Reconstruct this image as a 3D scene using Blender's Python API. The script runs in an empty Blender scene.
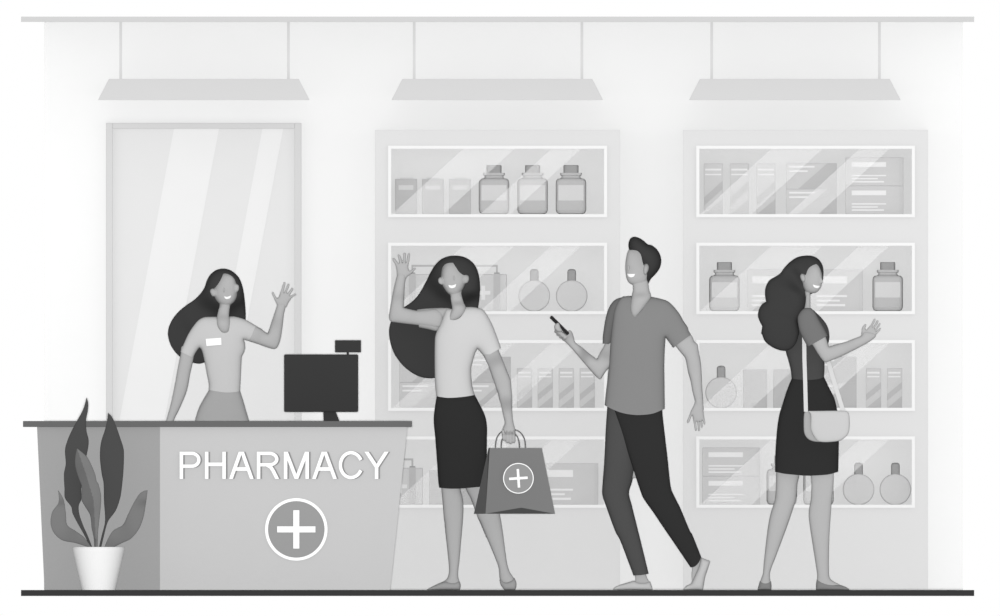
import bpy, bmesh, math
import numpy as np
from mathutils import Vector
from mathutils.geometry import delaunay_2d_cdt
from mathutils.bvhtree import BVHTree

C = bpy.context.scene.collection
S = 0.005                      # metres per unit of the drawing grid
PI = math.pi
def X(px): return (px-500)*S
def Z(py): return (590-py)*S

# ---------------------------------------------------------------- materials
SUN = 2.3
FILL = 0.15
GAIN = 1.0/(1.0+SUN+FILL*0.8)
def lin(v):
    v = v/255.0
    return v/12.92 if v <= 0.04045 else ((v+0.055)/1.055)**2.4
MATS = {}
def mat(name, v, gain=1.0, rough=0.85, spec=0.0):
    if name in MATS: return MATS[name]
    m = bpy.data.materials.new(name); m.use_nodes = True
    nt = m.node_tree; b = nt.nodes['Principled BSDF']
    a = min(lin(v)*GAIN*gain, 0.93)
    b.inputs['Roughness'].default_value = rough
    b.inputs['Specular IOR Level'].default_value = spec
    # very faint procedural grain of the material itself
    tc = nt.nodes.new('ShaderNodeTexCoord'); no = nt.nodes.new('ShaderNodeTexNoise')
    no.inputs['Scale'].default_value = 6.0; no.inputs['Detail'].default_value = 2.0
    mx = nt.nodes.new('ShaderNodeMix'); mx.data_type = 'RGBA'
    mx.inputs['A'].default_value = (a*0.99, a*0.99, a*0.99, 1)
    mx.inputs['B'].default_value = (min(a*1.01, .95),)*3+(1,)
    nt.links.new(tc.outputs['Object'], no.inputs['Vector'])
    nt.links.new(no.outputs['Fac'], mx.inputs['Factor'])
    nt.links.new(mx.outputs['Result'], b.inputs['Base Color'])
    m.diffuse_color = (a, a, a, 1)
    MATS[name] = m; return m

def glass_mat():
    m = bpy.data.materials.new('clear_glass'); m.use_nodes = True
    nt = m.node_tree; nt.nodes.clear()
    o = nt.nodes.new('ShaderNodeOutputMaterial'); t = nt.nodes.new('ShaderNodeBsdfTransparent')
    t.inputs['Color'].default_value = (0.985, 0.985, 0.985, 1)
    nt.links.new(t.outputs[0], o.inputs[0])
    return m
def sheen_mat(name, fac, v):
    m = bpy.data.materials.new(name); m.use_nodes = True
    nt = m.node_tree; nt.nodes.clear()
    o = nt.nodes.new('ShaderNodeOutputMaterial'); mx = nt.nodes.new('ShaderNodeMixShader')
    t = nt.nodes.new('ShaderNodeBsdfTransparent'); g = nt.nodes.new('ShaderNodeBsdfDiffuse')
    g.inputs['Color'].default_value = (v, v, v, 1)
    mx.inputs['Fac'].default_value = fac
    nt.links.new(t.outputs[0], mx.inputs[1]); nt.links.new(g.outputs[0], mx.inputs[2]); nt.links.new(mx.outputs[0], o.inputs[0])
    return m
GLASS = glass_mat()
SHEEN = sheen_mat('pane_reflection', 0.20, 0.52)  # window reflections painted as pale translucent stripes

# ---------------------------------------------------------------- objects
def link(name, me, m, parent=None, smooth=False):
    o = bpy.data.objects.new(name, me); C.objects.link(o)
    if m is not None:
        for k in (m if isinstance(m, (list, tuple)) else [m]): me.materials.append(k)
    if smooth:
        for p in me.polygons: p.use_smooth = True
    if parent:
        o.parent = parent
        o.matrix_parent_inverse = parent.matrix_world.inverted()
    return o
def obj(name, bm, m, parent=None, smooth=False, recalc=True):
    me = bpy.data.meshes.new(name)
    if recalc: bmesh.ops.recalc_face_normals(bm, faces=bm.faces)
    bm.to_mesh(me); bm.free()
    return link(name, me, m, parent, smooth)
def thing(name, label, cat, loc=(0, 0, 0), group=None):
    o = bpy.data.objects.new(name, None); C.objects.link(o)
    o.location = loc; o.empty_display_size = 0.05
    o.matrix_world = __import__('mathutils').Matrix.Translation(loc)
    return tag(o, label, cat, group)
def tag(o, label=None, cat=None, group=None, kind=None):
    if label: o['label'] = label
    if cat: o['category'] = cat
    if group: o['group'] = group
    if kind: o['kind'] = kind
    return o

def add_box(bm, x0, x1, y0, y1, z0, z1, bev=0.0):
    r = bmesh.ops.create_cube(bm, size=1.0)
    vs = r['verts']
    for v in vs:
        v.co = Vector((x0+(v.co.x+.5)*(x1-x0), y0+(v.co.y+.5)*(y1-y0), z0+(v.co.z+.5)*(z1-z0)))
    if bev > 0:
        es = list({e for v in vs for e in v.link_edges})
        bmesh.ops.bevel(bm, geom=es, offset=bev, segments=2, affect='EDGES', profile=0.5)
def pbox(bm, px0, px1, py0, py1, y0, y1, bev=0.0):
    add_box(bm, X(px0), X(px1), y0, y1, Z(py1), Z(py0), bev)
def prism(bm, pts, y0, y1, mi=0):
    """pts in drawing units; extruded from y0 (front) to y1 (back)"""
    f = [bm.verts.new((X(p[0]), y0, Z(p[1]))) for p in pts]
    b = [bm.verts.new((X(p[0]), y1, Z(p[1]))) for p in pts]
    n = len(pts); fs = [bm.faces.new(f), bm.faces.new(list(reversed(b)))]
    for i in range(n):
        fs.append(bm.faces.new((f[i], b[i], b[(i+1) % n], f[(i+1) % n])))
    for q in fs: q.material_index = mi
    return fs
def sq(a, e):
    c, s_ = math.cos(a), math.sin(a)
    return math.copysign(abs(c)**e, c), math.copysign(abs(s_)**e, s_)
def lathe(bm, prof, cx, cy, n=40, sy=1.0, e=1.0):
    """prof: list of (radius, z) metres"""
    rings = []
    for r, z in prof:
        if r < 1e-6: rings.append([bm.verts.new((cx, cy, z))])
        else: rings.append([bm.verts.new((cx+r*sq(2*PI*i/n+1e-4, e)[0], cy+sy*r*sq(2*PI*i/n+1e-4, e)[1], z)) for i in range(n)])
    for a, b in zip(rings, rings[1:]):
        for i in range(n):
            j = (i+1) % n
            if len(a) == 1 and len(b) == 1: continue
            if len(a) == 1: bm.faces.new((a[0], b[i], b[j]))
            elif len(b) == 1: bm.faces.new((a[i], b[0], a[j]))
            else: bm.faces.new((a[i], b[i], b[j], a[j]))
    for q in (rings[0], rings[-1]):
        if len(q) > 1: bm.faces.new(q)
def tube(bm, pts, r, n=8, flat=1.0):
    """pts world coords; round tube"""
    P = [Vector(p) for p in pts]; rings = []
    for i, p in enumerate(P):
        d = (P[min(i+1, len(P)-1)]-P[max(i-1, 0)]).normalized()
        u = d.cross(Vector((0, 1, 0)))
        if u.length < 1e-3: u = d.cross(Vector((1, 0, 0)))
        u.normalize(); w = d.cross(u)
        rr = r[i] if isinstance(r, (list, tuple)) else r
        rings.append([bm.verts.new(p+u*math.cos(2*PI*k/n)*rr+w*math.sin(2*PI*k/n)*rr*flat) for k in range(n)])
    for a, b in zip(rings, rings[1:]):
        for k in range(n): bm.faces.new((a[k], a[(k+1) % n], b[(k+1) % n], b[k]))
    bm.faces.new(rings[0]); bm.faces.new(rings[-1])

# ---------------------------------------------------------------- outlines -> rounded volumes
def cr(ox, oy, s, *pts):
    """points read off an enlargement: origin (ox,oy), s times enlarged"""
    return [(ox+p[0]/s, oy+p[1]/s)+tuple(p[2:]) for p in pts]
def smooth_poly(pts, step=1.0):
    """closed outline. third value: 1 corner, 'h' corner + open hem starts, 'e' corner + hem ends, 'x' inside a hem. returns points and hem flag per edge"""
    n = len(pts); P = [np.array(p[:2], float) for p in pts]
    F = [p[2] if len(p) > 2 else 0 for p in pts]
    out = []; hem = []; on = False
    for i in range(n):
        if F[i] == 'h': on = True
        if F[i] == 'e': on = False
    # allow the hem to wrap
    st = on
    for i in range(n):
        f = F[i]
        if f == 'h': st = True
        if f == 'e': st = False
        if f == 'eh': st = True
        p0, p1, p2, p3 = P[i-1], P[i], P[(i+1) % n], P[(i+2) % n]
        d0 = np.linalg.norm(p1-p0); d1 = np.linalg.norm(p2-p1); d2 = np.linalg.norm(p3-p2)
        c1 = f in (1, 'h', 'e'); c2 = F[(i+1) % n] in (1, 'h', 'e')
        m1 = (p2-p1) if c1 else (p2-p0)/(d0+d1)*d1
        m2 = (p2-p1) if c2 else (p3-p1)/(d1+d2)*d1
        k = max(1, int(round(d1/step)))
        for j in range(k):
            t = j/k
            q = (2*t**3-3*t*t+1)*p1+(t**3-2*t*t+t)*m1+(-2*t**3+3*t*t)*p2+(t**3-t*t)*m2
            out.append(q); hem.append(st)
    return np.array(out), hem
def inside(Q, poly):
    x, y = Q[:, 0][:, None], Q[:, 1][:, None]
    a = poly; b = np.roll(poly, -1, axis=0)
    c = ((a[:, 1] > y) != (b[:, 1] > y))
    xi = (b[:, 0]-a[:, 0])*(y-a[:, 1])/(b[:, 1]-a[:, 1]+1e-12)+a[:, 0]
    return (np.sum(c & (x < xi), axis=1) % 2) == 1
def dist(Q, poly, closed=True):
    a = poly; b = np.roll(poly, -1, axis=0)
    if not closed: a = a[:-1]; b = b[:-1]
    best = np.full(len(Q), 1e9)
    for i in range(len(a)):
        d = b[i]-a[i]; L = d@d+1e-12
        t = np.clip(((Q-a[i])@d)/L, 0, 1)
        w = Q-a[i]-t[:, None]*d
        best = np.minimum(best, np.sqrt((w*w).sum(1)))
    return best
def field(v, Q):
    if isinstance(v, (int, float)): return np.full(len(Q), float(v))
    c = np.array(v, float)
    d = ((Q[:, None, :]-c[None, :, :2])**2).sum(2)+1e-3
    w = 1/d**1.5
    return (w*c[:, 2]).sum(1)/w.sum(1)

def inflate(bm, pts, k=1.0, yc=0.0, step=1.0, kb=None, carve=None, cd=0.03, cap=None, mat_split=None, raw=None):
    """turn an outline into a closed rounded body: thickness follows from solving a membrane over the outline"""
    if raw is not None: poly, hem = raw, [False]*len(raw)
    else: poly, hem = smooth_poly(pts, step)
    area2 = np.sum(poly[:, 0]*np.roll(poly[:, 1], -1)-np.roll(poly[:, 0], -1)*poly[:, 1])
    if area2 < 0:
        poly = poly[::-1].copy(); hem = (hem[::-1])[1:]+[hem[::-1][0]]
    n = len(poly)
    # interior samples
    lo, hi = poly.min(0), poly.max(0)
    s = step*1.25
    gx = np.arange(lo[0], hi[0]+s, s); gy = np.arange(lo[1], hi[1]+s, s*0.866)
    G = np.array([(x+(s/2 if j % 2 else 0), y) for j, y in enumerate(gy) for x in gx])
    G = G[inside(G, poly)]
    if len(G): G = G[dist(G, poly) > step*1.35]
    rings = []
    e = np.roll(poly, -1, axis=0)-np.roll(poly, 1, axis=0)
    nrm = np.stack([-e[:, 1], e[:, 0]], 1)/(np.linalg.norm(e, axis=1)[:, None]+1e-9)
    for off in (0.25*step, 0.8*step):
        R = poly+nrm*off
        R = R[inside(R, poly)]
        if len(R):
            R = R[dist(R, poly) > off*0.9]
            rings.append(R)
    allp = [poly]+rings+([G] if len(G) else [])
    V = np.concatenate(allp)
    edges = [(i, (i+1) % n) for i in range(n)]
    cpoly = None
    if carve is not None:
        cpoly, _ = smooth_poly(carve, step)
        b0 = len(V); V = np.concatenate([V, cpoly])
        edges += [(b0+i, b0+(i+1) % len(cpoly)) for i in range(len(cpoly))]
    vs, es, fs, ov, oe, of = delaunay_2d_cdt([Vector(v) for v in V], edges, [], 0, 1e-4, True)
    vs = np.array([(v.x, v.y) for v in vs]); T = np.array([f[:] for f in fs if len(f) == 3])
    cen = vs[T].mean(1)
    T = T[inside(cen, poly)]
    a, b, c = vs[T[:, 0]], vs[T[:, 1]], vs[T[:, 2]]
    A = ((b-a)[:, 0]*(c-a)[:, 1]-(b-a)[:, 1]*(c-a)[:, 0])
    fl = A < 0; T[fl] = T[fl][:, [0, 2, 1]]; T = T[np.abs(A) > 1e-9]
    # boundary edges
    ec = {}
    for t in T:
        for i in range(3):
            p, q = int(t[i]), int(t[(i+1) % 3]); ec.setdefault((min(p, q), max(p, q)), []).append((p, q))
    be = [v[0] for v in ec.values() if len(v) == 1]
    bset = {i for q in be for i in q}
    bl = np.array(sorted(bset))
    # hem lookup
    hemseg = [(poly[i], poly[(i+1) % n]) for i in range(n) if hem[i]]
    def is_hem(p, q):
        m = (vs[p]+vs[q])/2
        for u, w in hemseg:
            d = w-u; L = d@d+1e-12; t = min(1, max(0, ((m-u)@d)/L))
            if np.linalg.norm(m-u-t*d) < 0.02: return True
        return False
    hemE = [q for q in be if hemseg and is_hem(*q)]
    solidE = [q for q in be if q not in set(hemE)]
    dirich = {i for q in solidE for i in q}
    N = len(vs)
    # cotan laplacian
    I, J, W = [], [], []
    diag = np.zeros(N); rhs = np.zeros(N)
    a, b, c = vs[T[:, 0]], vs[T[:, 1]], vs[T[:, 2]]
    def cot(u, w):
        return (u*w).sum(1)/np.maximum(np.abs(u[:, 0]*w[:, 1]-u[:, 1]*w[:, 0]), 1e-6)
    for (i, j, k2) in ((0, 1, 2), (1, 2, 0), (2, 0, 1)):
        pi, pj, pk = vs[T[:, i]], vs[T[:, j]], vs[T[:, k2]]
        w = 0.5*cot(pi-pk, pj-pk)
        I.append(T[:, i]); J.append(T[:, j]); W.append(w)
    I = np.concatenate(I); J = np.concatenate(J); W = np.clip(np.concatenate(W), -5, 50)
    ar = np.abs((b-a)[:, 0]*(c-a)[:, 1]-(b-a)[:, 1]*(c-a)[:, 0])/2
    for i in range(3): rhs += np.bincount(T[:, i], ar/3, N)
    diag = np.bincount(I, W, N)+np.bincount(J, W, N)
    free = np.ones(N, bool); free[list(dirich)] = False
    free &= diag > 1e-9
    def mv(u):
        return diag*u-np.bincount(I, W*u[J], N)-np.bincount(J, W*u[I], N)
    u = np.zeros(N); r = np.where(free, rhs, 0.0); M = np.where(free, 1/np.maximum(diag, 1e-6), 0)
    z = M*r; p = z.copy(); rz = r@z; r0 = rz
    for it in range(600):
        if rz < 1e-9*r0: break
        Ap = np.where(free, mv(p), 0); al = rz/(p@Ap+1e-30)
        u += al*p; r -= al*Ap; z = M*r; rn = r@z; p = z+rn/rz*p; rz = rn
    h = (2*np.maximum(u, 0))**0.31*8**0.38
    kf = field(k, vs); kbf = field(kb, vs) if kb is not None else kf
    Y = field(yc, vs)
    hf = h*kf*S; hb = h*kbf*S
    if cap is not None: hf = cap*np.tanh(hf/cap); hb = cap*np.tanh(hb/cap)
    inC = inside(vs[T].mean(1), cpoly) if cpoly is not None else np.zeros(len(T), bool)
    fv, bv, cv = {}, {}, {}
    def F_(i):
        if i not in fv:
            fv[i] = bm.verts.new((X(vs[i, 0]), Y[i]-hf[i], Z(vs[i, 1])))
            if i in dirich: bv[i] = fv[i]
        return fv[i]
    def B_(i):
        if i in dirich: return F_(i)
        if i not in bv: bv[i] = bm.verts.new((X(vs[i, 0]), Y[i]+hb[i], Z(vs[i, 1])))
        return bv[i]
    def C_(i):
        if i in dirich: return F_(i)
        if i not in cv: cv[i] = bm.verts.new((X(vs[i, 0]), Y[i]+min(cd, 0.7*hb[i]), Z(vs[i, 1])))
        return cv[i]
    def face(l, mi=0):
        if len(set(l)) < 3: return
        try: q = bm.faces.new(l); q.material_index = mi; q.smooth = True
        except ValueError: pass
    for ti, t in enumerate(T):
        i, j, l = (int(x) for x in t)
        g = C_ if inC[ti] else F_
        mi = mat_split(vs[[i, j, l]].mean(0)) if mat_split else 0
        face((g(i), g(j), g(l)), mi)
        if not (i in dirich and j in dirich and l in dirich):
            face((B_(l), B_(j), B_(i)), mi)
    for p, q in hemE: face((F_(q), F_(p), B_(p), B_(q)))
    if cpoly is not None:
        fe = {}
        for ti, t in enumerate(T):
            for x in range(3):
                p, q = int(t[x]), int(t[(x+1) % 3]); fe.setdefault((min(p, q), max(p, q)), []).append((ti, p, q))
        for key, l in fe.items():
            if len(l) == 2 and inC[l[0][0]] != inC[l[1][0]]:
                p, q = key; face((F_(p), F_(q), C_(q), C_(p)))
    return vs

def vol(name, m, parent, pts, smooth=True, **kw):
    bm = bmesh.new(); inflate(bm, pts, **kw)
    return obj(name, bm, m, parent, smooth)
def ell(cx, cy, rx, ry, n=24, rot=0.0):
    c, s = math.cos(rot), math.sin(rot)
    return [(cx+rx*math.cos(2*PI*i/n)*c-ry*math.sin(2*PI*i/n)*s, cy+rx*math.cos(2*PI*i/n)*s+ry*math.sin(2*PI*i/n)*c) for i in range(n)]
def inset(pts, d, step=1.5):
    poly, _ = smooth_poly(pts, step)
    a = np.sum(poly[:, 0]*np.roll(poly[:, 1], -1)-np.roll(poly[:, 0], -1)*poly[:, 1])
    if a < 0: poly = poly[::-1]
    e = np.roll(poly, -2, axis=0)-np.roll(poly, 2, axis=0)
    nr = np.stack([-e[:, 1], e[:, 0]], 1)/(np.linalg.norm(e, axis=1)[:, None]+1e-9)
    R = poly+nr*d
    ok = inside(R, poly); R = R[ok]
    R = R[dist(R, poly) > 0.85*d]
    return R
def skin_body(name, bm, m, parent, voxel=0.003, it=3, hand=None):
    """join all skin pieces into one continuous surface; the finely modelled hand is welded on by a union"""
    def raw(b_):
        bmesh.ops.recalc_face_normals(b_, faces=b_.faces)
        me = bpy.data.meshes.new('tmp'); b_.to_mesh(me); b_.free()
        o = bpy.data.objects.new('tmp', me); C.objects.link(o); return o
    o = raw(bm)
    r = o.modifiers.new('r', 'REMESH'); r.mode = 'VOXEL'; r.voxel_size = voxel; r.use_smooth_shade = True
    s = o.modifiers.new('s', 'SMOOTH'); s.factor = 0.5; s.iterations = it
    ho = None
    if hand is not None:
        ho = raw(hand)
        q = o.modifiers.new('b', 'BOOLEAN'); q.operation = 'UNION'; q.object = ho; q.solver = 'EXACT'
    dg = bpy.context.evaluated_depsgraph_get()
    nm = bpy.data.meshes.new_from_object(o.evaluated_get(dg))
    for x in (o, ho):
        if x: d = x.data; bpy.data.objects.remove(x); bpy.data.meshes.remove(d)
    nm.materials.clear(); nm.name = name
    return link(name, nm, m, parent, True)
def surf_y(o, px, py):
    """front surface of an object above a drawing point (world y)"""
    key = o.name
    if key not in BV:
        me = o.data
        BV[key] = BVHTree.FromPolygons([v.co[:] for v in me.vertices], [p.vertices[:] for p in me.polygons])
    hit = BV[key].ray_cast(Vector((X(px), -9, Z(py))), Vector((0, 1, 0)))
    return hit[0].y if hit[0] else None
BV = {}
def drape(name, m, parent, pts, on, th=0.003, step=0.5):
    """thin sheet lying on another surface"""
    bm = bmesh.new(); poly, _ = smooth_poly(pts, step)
    vs = inflate(bm, pts, k=0.4, yc=0.0, step=step, cap=th)
    for v in bm.verts:
        px, py = v.co.x/S+500, 590-v.co.z/S
        y = surf_y(on, px, py)
        if y is None: y = surf_y(on, poly[:, 0].mean(), poly[:, 1].mean()) or 0
        v.co.y += y
    return obj(name, bm, m, parent, True)

# =============================================================== THE SETTING
M_wall = mat('wall_paint', 247, 1.14)
M_floor = mat('floor_tile_light', 250, 2.1)
M_edge = mat('dark_edge', 60)
M_ceil = mat('ceiling_grey', 217)
M_doorf = mat('door_frame_grey', 217, 1.1)
M_doorp = mat('door_panel_pale', 232, 1.1)
D0 = -2.80

bm = bmesh.new(); pbox(bm, 44, 963, 20, 591, 0.0, 0.06)
tag(obj('wall_back', bm, M_wall), kind='structure')
bm = bmesh.new(); pbox(bm, 21.5, 974, 590, 596, D0+0.02, 0.06)
tag(obj('floor', bm, M_floor), kind='structure')
bm = bmesh.new(); pbox(bm, 21, 974.2, 590, 596, D0, D0+0.02)
tag(obj('trim_1', bm, M_edge), kind='structure')
bm = bmesh.new(); pbox(bm, 21, 974.2, 16.6, 22, -0.42, 0.06)
tag(obj('ceiling', bm, M_ceil), kind='structure')

# glazed door behind the counter
d = bmesh.new()
pbox(d, 106, 112.6, 123, 590, -0.05, 0.0, .002); pbox(d, 294.6, 301.4, 123, 590, -0.05, 0.0, .002); pbox(d, 112.6, 294.6, 123, 128.6, -0.05, 0.0, .002)
door = tag(obj('door_1', d, M_doorf), kind='structure')
bm = bmesh.new(); pbox(bm, 112.6, 294.6, 128.6, 589.6, -0.02, 0.0)
obj('door_leaf', bm, M_doorp, door)
M_band = mat('reflection_band', 241, 1.1)  # reflections on the door glass, painted as paler slanted bands
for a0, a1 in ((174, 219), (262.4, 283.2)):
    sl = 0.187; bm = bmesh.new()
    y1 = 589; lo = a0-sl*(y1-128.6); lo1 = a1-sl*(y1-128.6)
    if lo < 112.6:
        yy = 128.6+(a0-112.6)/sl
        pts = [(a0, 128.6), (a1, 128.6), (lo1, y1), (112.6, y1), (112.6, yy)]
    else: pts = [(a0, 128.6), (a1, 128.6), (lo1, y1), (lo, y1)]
    prism(bm, pts, -0.022, -0.0195); obj('reflection_band', bm, M_band, door)

# =============================================================== CEILING LAMPS
M_lamp = mat('lamp_enamel', 217, 1.15)
M_tube = mat('lamp_diffuser', 245)
for x0, lab in ((98, 'pale grey trapezoid hanging lamp above the glazed door at left'),
                (391.5, 'pale grey trapezoid hanging lamp above the display cabinet with the three medicine bottles'),
                (689, 'pale grey trapezoid hanging lamp above the right-hand display cabinet')):
    yl = -0.24; t = thing('pendant_lamp', lab, 'lamp', (X(x0+105.7), yl, Z(100)), 'trapezoid pendant lamps')
    bm = bmesh.new()
    def rect(a, b, py, hw): return [bm.verts.new((X(p), yl+q, Z(py))) for p, q in ((a, -hw), (b, -hw), (b, hw), (a, hw))]
    r0 = rect(x0, x0+211.5, 100, .16); r1 = rect(x0+10.9, x0+200.7, 79, .10); r2 = rect(x0+4, x0+207.5, 100, .152); r3 = rect(x0+14, x0+197.5, 81, .094)
    bm.faces.new(r1); bm.faces.new(r3)
    for i in range(4):
        j = (i+1) % 4
        bm.faces.new((r0[i], r0[j], r1[j], r1[i])); bm.faces.new((r2[i], r2[j], r3[j], r3[i])); bm.faces.new((r0[i], r0[j], r2[j], r2[i]))
    obj('lamp_shade', bm, M_lamp, t)
    bm = bmesh.new(); tube(bm, [(X(x0+20), yl, Z(88)), (X(x0+191), yl, Z(88))], .018, 16); obj('light_tube', bm, M_tube, t, True)
    for dx in (22.7, 190.4):
        bm = bmesh.new(); pbox(bm, x0+dx-1.35, x0+dx+1.35, 22, 79.5, yl-.007, yl+.007); obj('hanging_rod', bm, M_lamp, t)

# =============================================================== DISPLAY CABINETS
GB = 1.18                      # things behind glass
M_cab = mat('cabinet_board', 229, 1.055)
M_back = mat('cabinet_back', 214, 1.42)
M_wf = mat('window_frame_white', 250, 1.04)
CY = -0.28; BK = -0.10
ROWS = ((148.8, 214.1), (245.8, 311.1), (343.1, 407.8), (439.5, 504.7))
def cabinet(x0, x1, ix0, ix1, lab):
    t = thing('display_cabinet', lab, 'cabinet', (X((x0+x1)/2), CY/2, 0))
    bm = bmesh.new()
    pbox(bm, x0, ix0, 130, 590, CY, 0); pbox(bm, ix1, x1, 130, 590, CY, 0)
    ys = [130]+[v for r in ROWS for v in r]+[590]
    for i in range(0, len(ys), 2): pbox(bm, ix0, ix1, ys[i], ys[i+1], CY, 0)
    obj('cabinet_body', bm, M_cab, t)
    for r0, r1 in ROWS:
        bm = bmesh.new(); pbox(bm, ix0, ix1, r0, r1, BK, -0.002); obj('back_panel', bm, M_back, t)
        bm = bmesh.new(); w = 3.1
        for q in ((ix0-w, ix0, r0-w, r1+w), (ix1, ix1+w, r0-w, r1+w), (ix0, ix1, r0-w, r0), (ix0, ix1, r1, r1+w)):
            pbox(bm, *q, CY-0.012, CY)
        wf = obj('window_frame', bm, M_wf, t)
        bm = bmesh.new(); pbox(bm, ix0, ix1, r0, r1, CY+0.002, CY+0.007); obj('glass_pane', bm, GLASS, wf)
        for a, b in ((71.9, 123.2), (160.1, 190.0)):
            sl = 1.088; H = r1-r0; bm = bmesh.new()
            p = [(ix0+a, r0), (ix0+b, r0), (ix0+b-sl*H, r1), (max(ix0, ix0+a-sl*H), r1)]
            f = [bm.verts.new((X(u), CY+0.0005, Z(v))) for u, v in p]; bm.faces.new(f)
            obj('reflection_stripe', bm, SHEEN, wf, recalc=False)
    return t
cabinet(375, 620, 391.2, 604, 'tall pale grey display cabinet between the glazed door and the man, four glass windows')
cabinet(683, 928, 699.4, 911.8, 'tall pale grey display cabinet at the right, behind the woman with the shoulder bag')

# ---- goods
IY = -0.188
M_dark = mat('goods_mid_grey', 187, GB); M_cap = mat('cap_grey', 160, GB); M_lab = mat('label_pale', 210, GB)
M_box = mat('carton_light', 204, GB); M_line = mat('print_white', 234, GB); M_tab = mat('tab_pale', 207, GB)
M_side = mat('carton_side', 201, GB); M_fl = mat('flask_light', 205, GB)
def small_box(x, y1, h, w, label, lab=True, ww=14.8, group=None):
    t = thing('medicine_box', label, 'box', (X(x+w/2), IY, Z(y1)), group)
    bm = bmesh.new(); pbox(bm, x, x+w, y1-h, y1, IY-.04, IY+.04, .002); obj('carton', bm, M_dark, t)
    if lab:
        bm = bmesh.new(); pbox(bm, x+4.9, x+w-4, y1-h-1.3, y1-h, IY-.03, IY+.03); obj('flap', bm, M_tab, t)
        bm = bmesh.new(); pbox(bm, x+3.4, x+3.4+ww, y1-28.9, y1-24.3, IY-.0415, IY-.0395); obj('label', bm, M_lab, t)
def lines(t, rects, yf, m=None):
    for q in rects:
        bm = bmesh.new(); pbox(bm, *q, yf-.0015, yf+.0005); obj('printed_line', bm, m or M_line, t)
def bottle(cx, y1, label, group='square-shouldered medicine bottles'):
    t = thing('medicine_bottle', label, 'bottle', (X(cx), IY, Z(y1)), group)
    z = lambda d: Z(y1-d)
    def rr(w, h0, h1, r): # rounded outline centred cx
        p = []
        for (sx, sy, a0) in ((1, 0, 0), (1, 1, 90), (-1, 1, 180), (-1, 0, 270)):
            px = cx+sx*(w-r) ; py = (y1-h0-r) if sy == 0 else (y1-h1+r)
            for k in range(6):
                a = math.radians({0: -90, 90: 0, 180: 90, 270: 180}[a0]+18*k)
                p.append((px+r*math.cos(a), py-r*math.sin(a)))
        return p
    bm = bmesh.new(); R = 15.2*S; c = 5*S
    prof = [(R*0.78, z(0)), (R*.93, z(1.2)), (R, z(4)), (R, z(31)), (R*.97, z(33.5)), (R*.86, z(35.3)), (R*.70, z(35.7)), (9.2*S, z(37)), (9.6*S, z(38.2)), (10.8*S, z(39)), (10.8*S, z(41.2)), (0, z(41.2))]
    lathe(bm, prof, X(cx), IY, 72, 0.72, 0.34); obj('bottle_body', bm, M_dark, t, False)
    bm = bmesh.new(); lathe(bm, [(7.5*S, z(41.1)), (7.5*S, z(48.3)), (6.9*S, z(49.0)), (0, z(49.0))], X(cx), IY, 48, 0.9, 0.45); obj('cap', bm, M_cap, t)
    # label wraps round the body
    bm = bmesh.new(); pbox(bm, cx-12.6, cx+12.6, y1-29, y1-13.6, IY-R*.72-.0012, IY-R*.72+.004)
    obj('label', bm, M_lab, t, False, recalc=False)
def flask(cx, y1, label, group='round flasks with a rounded stopper'):
    t = thing('round_flask', label, 'bottle', (X(cx), IY, Z(y1)), group)
    bm = bmesh.new(); r = 15.7; zc = y1-15.2; rings = []; D = .036; n = 64
    for q in range(13):
        a = -PI/2+PI*q/12; rad = r-2.0+2.0*math.cos(a)**.8 if abs(math.cos(a)) > 1e-6 else r-2.0; yy = IY+(D-.008)*(1 if a > 0 else -1 if a < 0 else 0)+.008*math.sin(a)
        rings.append([bm.verts.new((X(cx+rad*math.cos(2*PI*i/n)), yy, Z(zc-max(rad*math.sin(2*PI*i/n), -15.2)))) for i in range(n)])
    for a, c in zip(rings, rings[1:]):
        for i in range(n): bm.faces.new((a[i], a[(i+1) % n], c[(i+1) % n], c[i]))
    bm.faces.new(rings[0]); bm.faces.new(rings[-1]); obj('flask_body', bm, M_fl, t)
    bm = bmesh.new(); pr = [(4.3*S, Z(y1-29.3))]
    pr += [(4.3*S, Z(y1-38.8))]+[((1.6+2.7*math.cos(a))*S, Z(y1-38.8-3.2*math.sin(a))) for a in np.linspace(.2, PI/2, 6)]+[(0, Z(y1-42.1))]
    lathe(bm, pr, X(cx), IY, 32, 1, 0.5); obj('stopper', bm, M_cap, t, False)
def thin_box(x, w, y1, h, label, group):
    t = thing('slim_carton', label, 'box', (X(x+w/2), IY, Z(y1)), group)
    bm = bmesh.new(); pbox(bm, x, x+w, y1-h, y1, IY-.03, IY+.03, .0015); obj('carton', bm, M_box, t)
    f = h/50.6 if h > 45 else h/39.6
    if h > 45: L = ((45.4, 43.6), (40.3, 38.9)); D = (33.7, 24.9, 16.5, 8.3, 15.2)
    else: L = ((36, 34.2), (31.8, 30.5)); D = (26, 19.5, 13.6, 7.1, 12)
    lines(t, [(x+1.3, x+w-1.6, y1-a, y1-b) for a, b in L], IY-.03)
    for pts in ([(x, y1-D[2]), (x+w, y1-D[0]), (x+w, y1-D[1]), (x, y1-D[3])], [(x+.7, y1-.1), (x+w, y1-D[4]), (x+w, y1-.1)]):
        bm = bmesh.new(); prism(bm, pts, IY-.0315, IY-.0295); obj('dark_diagonal', bm, M_dark, t)  # darker diagonal shapes laid on the carton face
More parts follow.
